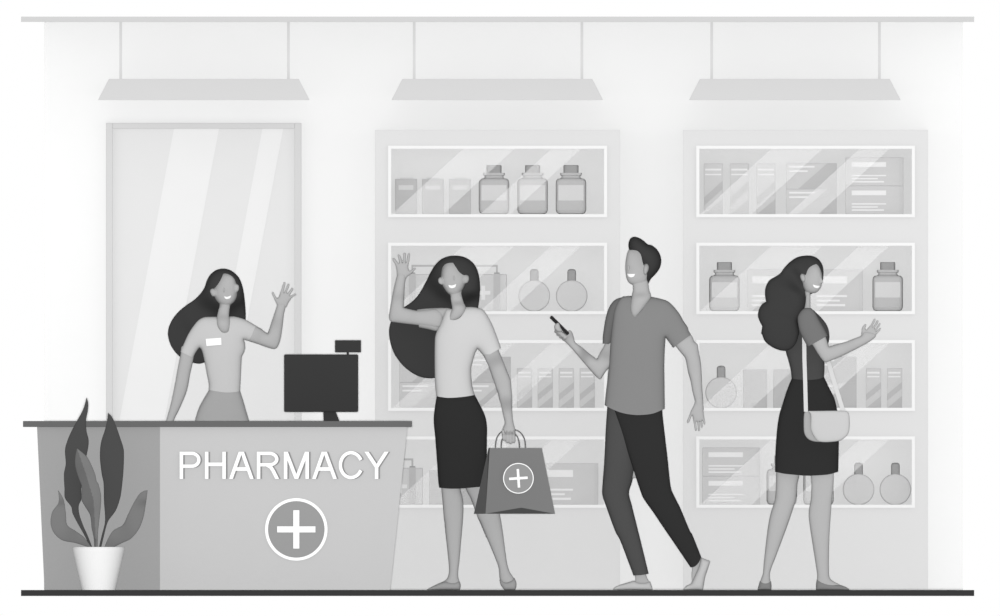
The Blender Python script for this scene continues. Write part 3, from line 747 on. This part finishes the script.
vol('shoe', M_shoem, t, B7((529, 396, 1), (570, 415), (612, 402), (628, 385, 1), (641, 415), (642, 440), (635, 466, 1), (562, 466, 1), (540, 435)), k=1.15, yc=Y0+.02)
hair = B3((505, 104), (560, 113), (605, 138), (640, 180), (660, 240), (667, 310), (664, 380), (654, 452, 1), (600, 520), (500, 640))+B4((460, 300), (366, 387, 1), (330, 389), (270, 379), (210, 350), (150, 300), (100, 232), (74, 170), (62, 110), (61, 60), (75, 8))+B3((110, 500), (156, 450, 1), (195, 425), (240, 385), (275, 335), (305, 280), (335, 220), (365, 170), (405, 130), (450, 110))
hcar = B3((487, 152, 1), (505, 180), (530, 215), (560, 235), (575, 232), (590, 238), (595, 260), (585, 283), (568, 290), (562, 312), (542, 350), (550, 385), (560, 420), (572, 447), (560, 500), (470, 510), (483, 455), (475, 420), (467, 368), (440, 345), (420, 320), (410, 298), (393, 288), (387, 268), (392, 252), (405, 248), (406, 215), (415, 185), (435, 162), (460, 153))
vol('hair', M_hair, t, hair, k=[(455, 262, 1.5), (445, 262, 1.5), (460, 275, 1.4), (470, 282, 1.2), (425, 300, .4), (470, 312, .4), (410, 330, .3), (415, 350, .3), (440, 340, .3)], yc=rel(Y0, [(455, 265, .02), (455, 285, .02), (470, 285, .02), (475, 306, .09), (420, 300, .09), (440, 308, .09), (410, 330, .12), (420, 355, .12), (440, 330, .12)]), carve=hcar, cd=.05)
drape('smile', M_teeth, t, B3((455, 299, 1), (480, 303), (509, 293, 1), (501, 314), (480, 322), (462, 316)), pb, .002, .4)

# the paper bag
YB = Y0-.24
t = thing('paper_bag', 'grey paper carrier bag with a cross emblem held by the waving customer', 'bag', (X(514), YB, Z(514)))
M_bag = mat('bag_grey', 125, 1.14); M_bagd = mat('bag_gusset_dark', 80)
fr = B5((465, 387), (812, 387))+B6((900, 292), (437, 292)); bk = B5((457, 387), (806, 387))+B6((880, 292), (360, 292))
bm = bmesh.new(); yf, yb = YB-.03, YB+.04
f = [bm.verts.new((X(p[0]), (yf if i < 2 else yf-.025), Z(p[1]))) for i, p in enumerate(fr)]; k_ = [bm.verts.new((X(p[0]), (yb if i < 2 else yb+.025), Z(p[1]))) for i, p in enumerate(bk)]
q = bm.faces.new(f); bm.faces.new(list(reversed(k_)))
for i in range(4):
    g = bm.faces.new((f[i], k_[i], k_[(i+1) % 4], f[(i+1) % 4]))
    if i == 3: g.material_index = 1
obj('bag_body', bm, [M_bag, mat('bag_gusset_shaded', 118)], t)  # side gusset in a darker bag grey, its shade painted in
# bottom fold
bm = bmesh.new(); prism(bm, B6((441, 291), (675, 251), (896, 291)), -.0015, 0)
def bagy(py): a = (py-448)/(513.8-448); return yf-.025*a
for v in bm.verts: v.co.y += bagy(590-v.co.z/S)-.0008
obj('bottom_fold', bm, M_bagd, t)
n0 = set(bpy.data.objects)
emblem(t, 518.4, 478.3, 15.3, .9, 9.3, 1.25, bagy(478)-.006, mat('bag_disc', 163), M_white, -.065)
for (l, r, a, yy) in ((503, 703, 262, yf+.004), (541, 663, 285, yb-.006)):
    bm = bmesh.new(); x0, x1 = 420+l/s6, 420+r/s6; yt = 390+a/s6; P = []
    for i in range(21):
        th = PI*i/20; cx = (x0+x1)/2; ww = (x1-x0)/2
        sgn = 1 if math.cos(th) >= 0 else -1
        P.append((X(cx-ww*sgn*abs(math.cos(th))**.85), yy+(Y0-.21-yy)*math.sin(th)**.6, Z(448-(448-yt)*math.sin(th)**.8)))
    P = [(P[0][0], yy, Z(452))]+P+[(P[-1][0], yy, Z(452))]
    tube(bm, P, .0026, 8); obj('handle', bm, mat('bag_cord', 112), t, True)

# ---- man with the phone
Y0 = -1.0
E1 = lambda *p: cr(540, 230, s6, *p)
E2 = lambda *p: cr(540, 305, s6, *p)
E3 = lambda *p: cr(590, 370, s6, *p)
E4 = lambda *p: cr(590, 440, s6, *p)
E5 = lambda *p: cr(590, 510, s6, *p)
t = thing('person', 'man in grey t-shirt and dark trousers walking left with a phone', 'person', (X(640), Y0, 0))
shirt = E1((613, 440, 1), (580, 441), (545, 450), (515, 490), (494, 550), (485, 612))+E2((480, 150), (470, 250), (460, 400), (445, 540), (438, 600))+E3((108, 130), (98, 235, 'h'), (150, 262), (210, 285), (280, 298), (340, 300), (420, 290), (498, 258, 'e'), (497, 150), (495, 0))+E2((828, 400), (832, 280), (837, 215, 1), (888, 285, 'h'), (1006, 197, 'e'), (990, 170))+E1((985, 650), (955, 605), (930, 560), (890, 510), (850, 475), (800, 458), (736, 445, 1))
neckc = E1((613, 420, 1), (611, 470), (606, 530), (615, 565), (630, 579), (648, 570), (670, 545), (700, 500), (738, 445), (733, 420, 1))
sh = vol('t_shirt', M_tee, t, shirt, k=.68, yc=Y0, carve=neckc, cd=.01)
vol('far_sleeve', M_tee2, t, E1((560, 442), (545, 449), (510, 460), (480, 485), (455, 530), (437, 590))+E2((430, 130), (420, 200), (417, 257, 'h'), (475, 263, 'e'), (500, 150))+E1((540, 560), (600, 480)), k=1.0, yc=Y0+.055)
vol('trouser_leg', M_tr2, t, E3((118, 215, 'h'), (300, 230, 'e'), (300, 400))+E4((300, 60), (298, 190), (280, 280), (260, 352), (280, 440), (322, 610))+E5((340, 215), (391, 425, 'h'), (340, 434), (290, 437, 'e'), (200, 200))+E4((170, 613), (110, 450), (84, 372), (81, 340), (95, 150))+E3((95, 600), (108, 350)), k=.85, yc=rel(Y0, [(620, 420, .02), (620, 520, .04)]))
vol('trouser_leg', M_tr1, t, E3((150, 225, 'h'), (480, 230, 'e'), (484, 300), (495, 400), (520, 613))+E4((525, 200), (538, 310), (548, 345), (600, 450), (668, 610))+E5((680, 160), (742, 315, 'h'), (725, 350), (705, 372), (690, 380), (670, 382, 'e'), (540, 190))+E4((510, 613), (420, 480), (360, 395), (345, 365), (290, 200), (225, 0))+E3((220, 450), (160, 268)), k=.56, yc=rel(Y0, [(640, 420, -.01), (650, 520, -.06)]))
b = bmesh.new()
inflate(b, E1((605, 118), (640, 100), (690, 110), (730, 145), (755, 200), (750, 265), (728, 315), (708, 345), (680, 362), (655, 367), (625, 366), (598, 355), (580, 330), (572, 290), (569, 240), (574, 190), (585, 145)), k=1.05, yc=Y0)
inflate(b, E1((697, 232), (706, 224), (717, 225), (727, 243), (725, 265), (714, 288), (700, 300), (690, 270)), k=.9, yc=Y0-.05, step=.5)
inflate(b, ell(628.5, 268, 1.1, 3.4, 12, .06), k=.6, yc=Y0-.062, step=.5)
inflate(b, E1((625, 320), (715, 320), (722, 360), (728, 400), (740, 445), (705, 500), (672, 545), (648, 572), (630, 580), (612, 565), (603, 530), (606, 480), (612, 440), (620, 400)), k=.9, yc=rel(Y0, [(640, 285, 0), (640, 305, -.03)]))
inflate(b, None, raw=inset(shirt, 1.4), k=.53, yc=Y0, step=1.5)
inflate(b, E2((440, 150), (480, 150), (500, 260), (490, 380), (448, 432), (420, 470), (402, 495), (385, 486), (340, 440), (280, 370), (220, 300), (180, 257), (150, 232), (120, 202), (104, 180), (96, 155), (94, 146), (100, 136), (116, 138), (124, 155), (160, 183), (186, 196), (188, 172), (200, 169), (214, 182), (226, 220), (235, 248), (280, 283), (330, 325), (380, 362, 1), (405, 310), (430, 262)), k=[(608, 325, .5), (606, 338, .55), (603, 350, .7), (590, 370, .85), (570, 345, .85)], yc=rel(Y0, [(605, 340, .055), (598, 372, .01), (570, 345, -.08), (560, 330, -.12)]))
# fingers closing over the phone
F2 = lambda *p: cr(540, 305, s6, *p)
inflate(b, F2((95, 150), (98, 134), (110, 122), (122, 118), (130, 128), (137, 150), (148, 170), (135, 180), (112, 175)), k=1.0, yc=Y0-.162, step=.5)
for i, (ax, ay, bx, by) in enumerate(((104, 178, 128, 160), (118, 198, 146, 176), (136, 215, 162, 190), (156, 230, 178, 204))):
    P = cr(540, 305, s6, (ax, ay), (bx, by)); tube(b, [(X(P[0][0]), Y0-.115, Z(P[0][1])), (X((P[0][0]+P[1][0])/2), Y0-.14, Z((P[0][1]+P[1][1])/2)), (X(P[1][0]), Y0-.142, Z(P[1][1]))], [.0085, .0085, .007], 8)
inflate(b, E2((850, 200), (960, 200), (1007, 200), (1030, 245), (1050, 262), (1056, 300), (1073, 400), (1080, 540))+E3((747, 120), (752, 175), (755, 240), (757, 270), (690, 270), (697, 225), (700, 208), (685, 150), (668, 60), (650, 0))+E2((1000, 500), (980, 410), (968, 355), (940, 318), (905, 275)), k=.85, yc=rel(Y0, [(680, 335, 0), (700, 400, -.04)]))
hb_ = bmesh.new(); inflate(hb_, E3((697, 200, 1), (700, 212), (690, 240), (672, 275), (657, 318), (646, 345), (651, 354), (661, 345), (672, 318), (681, 302), (688, 330), (696, 375), (701, 402), (707, 406), (712, 400), (709, 372), (708, 344), (714, 344), (719, 378), (721, 402), (727, 407), (732, 402), (731, 375), (730, 343), (736, 350), (740, 380), (745, 387), (750, 380), (750, 358), (747, 335), (755, 345), (761, 364), (768, 360), (764, 330), (757, 290), (754, 240), (752, 200, 1)), k=.6, yc=Y0-.045, step=.35)
inflate(b, E4((130, 100), (250, 100), (240, 352), (265, 440), (322, 640))+E5((370, 420), (380, 450), (395, 490), (300, 490), (302, 465), (300, 440), (200, 170))+E4((110, 400), (110, 340)), k=.42, yc=rel(Y0, [(620, 420, .02), (620, 520, .04)]))
inflate(b, E4((300, 60), (480, 60), (500, 200), (520, 330), (600, 500), (650, 620))+E5((715, 310), (738, 325), (735, 360), (700, 450), (682, 480), (676, 440), (677, 380), (560, 190))+E4((410, 420), (355, 250)), k=.36, yc=rel(Y0, [(640, 420, -.01), (650, 520, -.06)]))
inflate(b, [(614, 400), (655, 400), (660, 440), (660, 475), (640, 478), (612, 475), (612, 440)], k=.22, yc=Y0+.02)
pb = skin_body('body', b, M_skin, t, hand=hb_)
vol('shoe', M_shoe, t, E5((152, 530, 1), (172, 511), (230, 490), (292, 471, 1), (330, 485), (370, 485), (400, 476, 1), (412, 510), (418, 532, 1)), k=1.15, yc=Y0+.04)
vol('shoe', M_shoe, t, E5((742, 318, 1), (801, 341, 1), (790, 380), (770, 440), (760, 490), (753, 532, 1), (620, 532, 1), (640, 508), (674, 490, 1), (700, 435), (725, 380)), k=1.2, yc=Y0-.06)
hair = E1((597, 135), (590, 112), (592, 80), (605, 55), (630, 45), (665, 55), (695, 75), (718, 95), (745, 102), (780, 130), (802, 170), (808, 215), (795, 260), (765, 300), (740, 325), (722, 359, 1), (714, 345), (700, 300), (660, 220), (620, 170))
hcar = E1((585, 130, 1), (597, 133), (620, 133), (650, 140), (672, 165), (683, 210), (691, 237, 1), (700, 226), (715, 225), (727, 245), (724, 268), (714, 290), (713, 345), (725, 370, 1), (660, 370), (580, 250))
vol('hair', M_hair, t, hair, k=2.6, yc=Y0+.01, carve=hcar, cd=.05)
drape('smile', M_teeth, t, E1((580, 291, 1), (605, 293), (635, 293, 1), (625, 310), (605, 316), (588, 308)), pb, .002, .4)
# phone
ph = bmesh.new(); P0 = cr(540, 305, s6, (76, 82)); P1 = cr(540, 305, s6, (184, 190))
cx, cz = (X(P0[0][0])+X(P1[0][0]))/2, (Z(P0[0][1])+Z(P1[0][1]))/2; L = math.hypot(X(P1[0][0])-X(P0[0][0]), Z(P1[0][1])-Z(P0[0][1]))+.012
add_box(ph, -L/2, L/2, -.034, .034, -.0085, .0085, .005)
ang = math.atan2(Z(P1[0][1])-Z(P0[0][1]), X(P1[0][0])-X(P0[0][0]))
for v in ph.verts:
    x, z = v.co.x, v.co.z
    v.co.x = cx+x*math.cos(ang)-z*math.sin(ang); v.co.z = cz+x*math.sin(ang)+z*math.cos(ang); v.co.y += Y0-.125
o = obj('mobile_phone', ph, mat('phone_black', 48)); tag(o, 'thin dark mobile phone held edge-on in the hand of the man', 'phone')

# ---- woman with the shoulder bag
Y0 = -1.05
F = lambda *p: cr(750, 245, s6, *p)
G = lambda *p: cr(750, 330, s6, *p)
H = lambda *p: cr(750, 400, s6, *p)
I_ = lambda *p: cr(750, 500, s6, *p)
t = thing('person', 'woman with curly dark hair, black skirt and pale shoulder bag, gesturing right', 'person', (X(805), Y0, 0))
top = F((330, 440), (360, 420), (405, 420, 1), (440, 450), (480, 490), (510, 530), (525, 570), (530, 612))+G((530, 45), (525, 78), (512, 110), (500, 140), (495, 200), (497, 250), (493, 314, 'h'), (460, 326), (400, 333), (340, 332), (278, 325, 'e'), (272, 270), (255, 200), (238, 138), (235, 60))+F((265, 520))
vol('top', M_top, t, top, k=.85, yc=Y0)
vol('skirt', M_skirtb, t, G((280, 310, 'h'), (491, 305, 'e'), (497, 320), (530, 390), (560, 450), (580, 530))+H((590, 150), (592, 270), (588, 478, 'h'), (530, 495), (460, 502), (375, 504), (280, 497), (220, 490), (167, 478, 'e'), (168, 380), (180, 200), (195, 100))+G((215, 500), (240, 420), (262, 360), (277, 326)), k=.66, yc=Y0)
vol('short_sleeve', M_sleeve, t, F((366, 421), (405, 422), (430, 445), (460, 500), (495, 560))+G((517, 38, 'h'), (385, 112, 'e'), (360, 70), (335, 20))+F((322, 540), (318, 480), (340, 440)), k=.85, yc=Y0-.105)
b = bmesh.new()
inflate(b, F((425, 100), (460, 114), (478, 150), (485, 205), (481, 250), (470, 288), (450, 311), (425, 321), (400, 320), (372, 310), (356, 285), (340, 240), (337, 170), (358, 125), (392, 103)), k=1.15, yc=Y0)
inflate(b, F((333, 210), (340, 193), (355, 191), (366, 205), (368, 230), (358, 246), (345, 240)), k=.8, yc=Y0-.045, step=.5)
inflate(b, F((466, 200), (478, 222), (487, 246), (480, 256), (466, 252)), k=.7, yc=Y0-.03, step=.5)
inflate(b, F((368, 290), (400, 300), (402, 330), (402, 380), (406, 425), (440, 470), (340, 470), (360, 420), (366, 360)), k=.95, yc=Y0)
inflate(b, None, raw=inset(top, 1.3), k=.72, yc=Y0, step=1.5)
inflate(b, F((370, 450), (420, 450), (460, 520), (500, 600))+G((526, 112, 1), (560, 101), (640, 78), (700, 55), (742, 37), (760, 10), (830, 20), (840, 40), (822, 58), (800, 76), (720, 120), (640, 160), (560, 196), (505, 217), (494, 212), (470, 184), (450, 155), (415, 100), (370, 60)), k=.85, yc=rel(Y0, [(810, 325, -.105), (826, 358, -.11), (870, 335, -.14)]))
H2 = lambda *p: cr(850, 310, 24.65, *p)
hb_ = bmesh.new(); inflate(hb_, H2((270, 640, 1), (285, 560), (290, 500), (300, 440), (330, 390), (372, 352), (398, 362), (396, 395), (378, 430), (378, 460), (400, 488), (440, 450), (510, 370), (560, 280), (598, 216), (624, 224), (608, 290), (562, 380), (548, 415), (567, 418), (618, 340), (665, 262), (698, 268), (684, 320), (622, 420), (604, 468), (622, 468), (678, 390), (728, 322), (750, 335), (734, 380), (662, 480), (634, 518), (650, 528), (698, 480), (738, 442), (760, 455), (722, 520), (655, 590), (600, 660), (500, 720, 1), (350, 760, 1)), k=.5, yc=Y0-.14, step=.3)
inflate(b, H((175, 400), (325, 400), (328, 500), (316, 560), (312, 613))+I_((306, 0), (290, 50), (260, 140), (220, 250), (175, 370), (133, 487), (137, 560), (130, 590), (62, 590), (68, 545), (86, 490), (92, 420), (105, 300), (120, 180), (135, 100), (155, 35), (166, 0))+H((172, 600), (174, 490)), k=.85, yc=Y0+.03)
inflate(b, H((405, 400), (555, 400), (558, 495), (550, 613))+I_((545, 0), (538, 100), (530, 220), (526, 350), (526, 480), (532, 520), (550, 538), (590, 560), (640, 585), (560, 596), (450, 590), (447, 530), (448, 500), (440, 440), (420, 310), (400, 180), (392, 110), (394, 60), (405, 0))+H((409, 613), (410, 560), (405, 500)), k=[(822, 462, .45), (822, 480, .5), (822, 510, .7), (822, 560, .8), (822, 580, .8)], yc=Y0-.015)
inflate(b, [(796, 372), (817, 372), (824, 400), (829, 430), (826, 462), (782, 462), (784, 430), (790, 400)], k=.4, yc=Y0)
pb = skin_body('body', b, M_skin, t, hand=hb_)
vol('shoe', M_shoed, t, I_((66, 540, 1), (100, 547), (139, 541, 1), (143, 570), (142, 600, 1), (50, 600, 1), (58, 570)), k=1.15, yc=Y0+.03)
vol('shoe', M_shoed, t, I_((446, 529, 1), (500, 551), (545, 563), (590, 566), (635, 578), (664, 596, 1), (660, 600, 1), (440, 600, 1), (441, 560)), k=1.1, yc=Y0-.02)
hair = F((388, 70), (430, 78), (460, 98), (483, 135), (490, 180), (487, 230, 1), (470, 260), (420, 320), (376, 340), (373, 365), (368, 400), (350, 455), (318, 500), (325, 560), (328, 600))+G((325, 30), (310, 80), (280, 120), (240, 138), (200, 135), (150, 115), (100, 75), (80, 30))+F((75, 590), (82, 541, 1), (65, 510), (53, 470), (60, 430), (80, 395), (107, 378, 1), (100, 330), (105, 280), (130, 235), (170, 210), (200, 190), (230, 150), (270, 110), (320, 80))
hcar = F((440, 127, 1), (410, 140), (388, 160), (372, 201, 1), (358, 194), (343, 190), (333, 203), (334, 222), (345, 240), (352, 250), (358, 290), (370, 325), (373, 345), (420, 345), (500, 300), (500, 235), (486, 232, 1), (478, 190), (465, 155), (452, 135))
vol('hair', M_hair, t, hair, k=[(815, 262, 1.6), (805, 262, 1.5), (812, 275, 1.4), (790, 280, .8), (780, 300, .75), (780, 330, .75)], yc=rel(Y0, [(815, 265, .01), (805, 280, .0), (790, 300, -.06), (785, 330, -.08)]), carve=hcar, cd=.05)
drape('smile', M_teeth, t, F((418, 263, 1), (440, 270), (468, 272, 1), (456, 287), (440, 287), (425, 279)), pb, .002, .4)

# shoulder bag
t = thing('shoulder_bag', 'pale grey rounded handbag hanging on long straps at the side of the curly haired woman', 'handbag', (X(827), Y0-.17, Z(441)))
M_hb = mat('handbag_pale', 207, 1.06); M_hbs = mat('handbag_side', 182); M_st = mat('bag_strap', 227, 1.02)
vol('bag_body', M_hb, t, H((385, 73, 1), (630, 72), (652, 82), (662, 110), (662, 190), (650, 230), (615, 262), (570, 277), (460, 277), (425, 240), (405, 190), (405, 120), (402, 90)), k=.5, yc=Y0-.17, cap=.03)
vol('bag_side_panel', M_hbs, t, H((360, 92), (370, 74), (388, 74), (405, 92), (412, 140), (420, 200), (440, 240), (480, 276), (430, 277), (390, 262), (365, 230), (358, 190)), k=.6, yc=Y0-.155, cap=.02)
def strap(P, w, th=.0035):
    bm = bmesh.new(); rows = []
    for (px, py, y) in P:
        rows.append([bm.verts.new((X(px+a*w/2), y+c, Z(py))) for a, c in ((-1, 0), (1, 0), (1, th), (-1, th))])
    for a, c in zip(rows, rows[1:]):
        for i in range(4): bm.faces.new((a[i], a[(i+1) % 4], c[(i+1) % 4], c[i]))
    bm.faces.new(rows[0]); bm.faces.new(rows[-1])
    return obj('strap', bm, M_st, t)
a = H((373, 78))[0]; g = lambda *p: G(*p)[0]
strap([(*g((352, -20)), Y0-.082), (*g((361, 50)), Y0-.087), (*g((363, 200)), Y0-.095), (*g((368, 350)), Y0-.125), (a[0], a[1], Y0-.165)], 4.0)
a = H((622, 76))[0]
strap([(*g((440, -60)), Y0-.06), (*g((505, 150)), Y0-.09), (*g((523, 215)), Y0-.09), (*g((570, 375)), Y0-.13), (a[0], a[1], Y0-.16)], 4.6)

# =============================================================== LIGHT AND CAMERA
w = bpy.data.worlds.new('world'); bpy.context.scene.world = w; w.use_nodes = True
bg = w.node_tree.nodes['Background']; bg.inputs[0].default_value = (1, 1, 1, 1); bg.inputs[1].default_value = 1.0
ld = bpy.data.lights.new('studio_sun', 'SUN'); ld.energy = SUN*PI; ld.angle = math.radians(0.5)
lo = bpy.data.objects.new('studio_sun', ld); C.objects.link(lo); lo.rotation_euler = (math.radians(90), 0, 0); lo.location = (0, -5, 2)
for sgn in (-1, 1):
    fd = bpy.data.lights.new('side_fill', 'SUN'); fd.energy = FILL*PI; fd.angle = math.radians(50)
    fo = bpy.data.objects.new('side_fill', fd); C.objects.link(fo)
    fo.rotation_euler = (math.radians(82), 0, math.radians(66*sgn)); fo.location = (4*sgn, -4, 3)
cd = bpy.data.cameras.new('camera'); cam = bpy.data.objects.new('camera', cd); C.objects.link(cam)
cd.type = 'ORTHO'; cd.ortho_scale = 1000*S; cam.location = (0, -8, Z(308)); cam.rotation_euler = (math.radians(90), 0, 0)
cd.clip_end = 60
sc = bpy.context.scene; sc.camera = cam
sc.view_settings.view_transform = 'Standard'; sc.view_settings.look = 'None'; sc.view_settings.gamma = 1; sc.view_settings.exposure = 0
sc.view_settings.use_curve_mapping = False
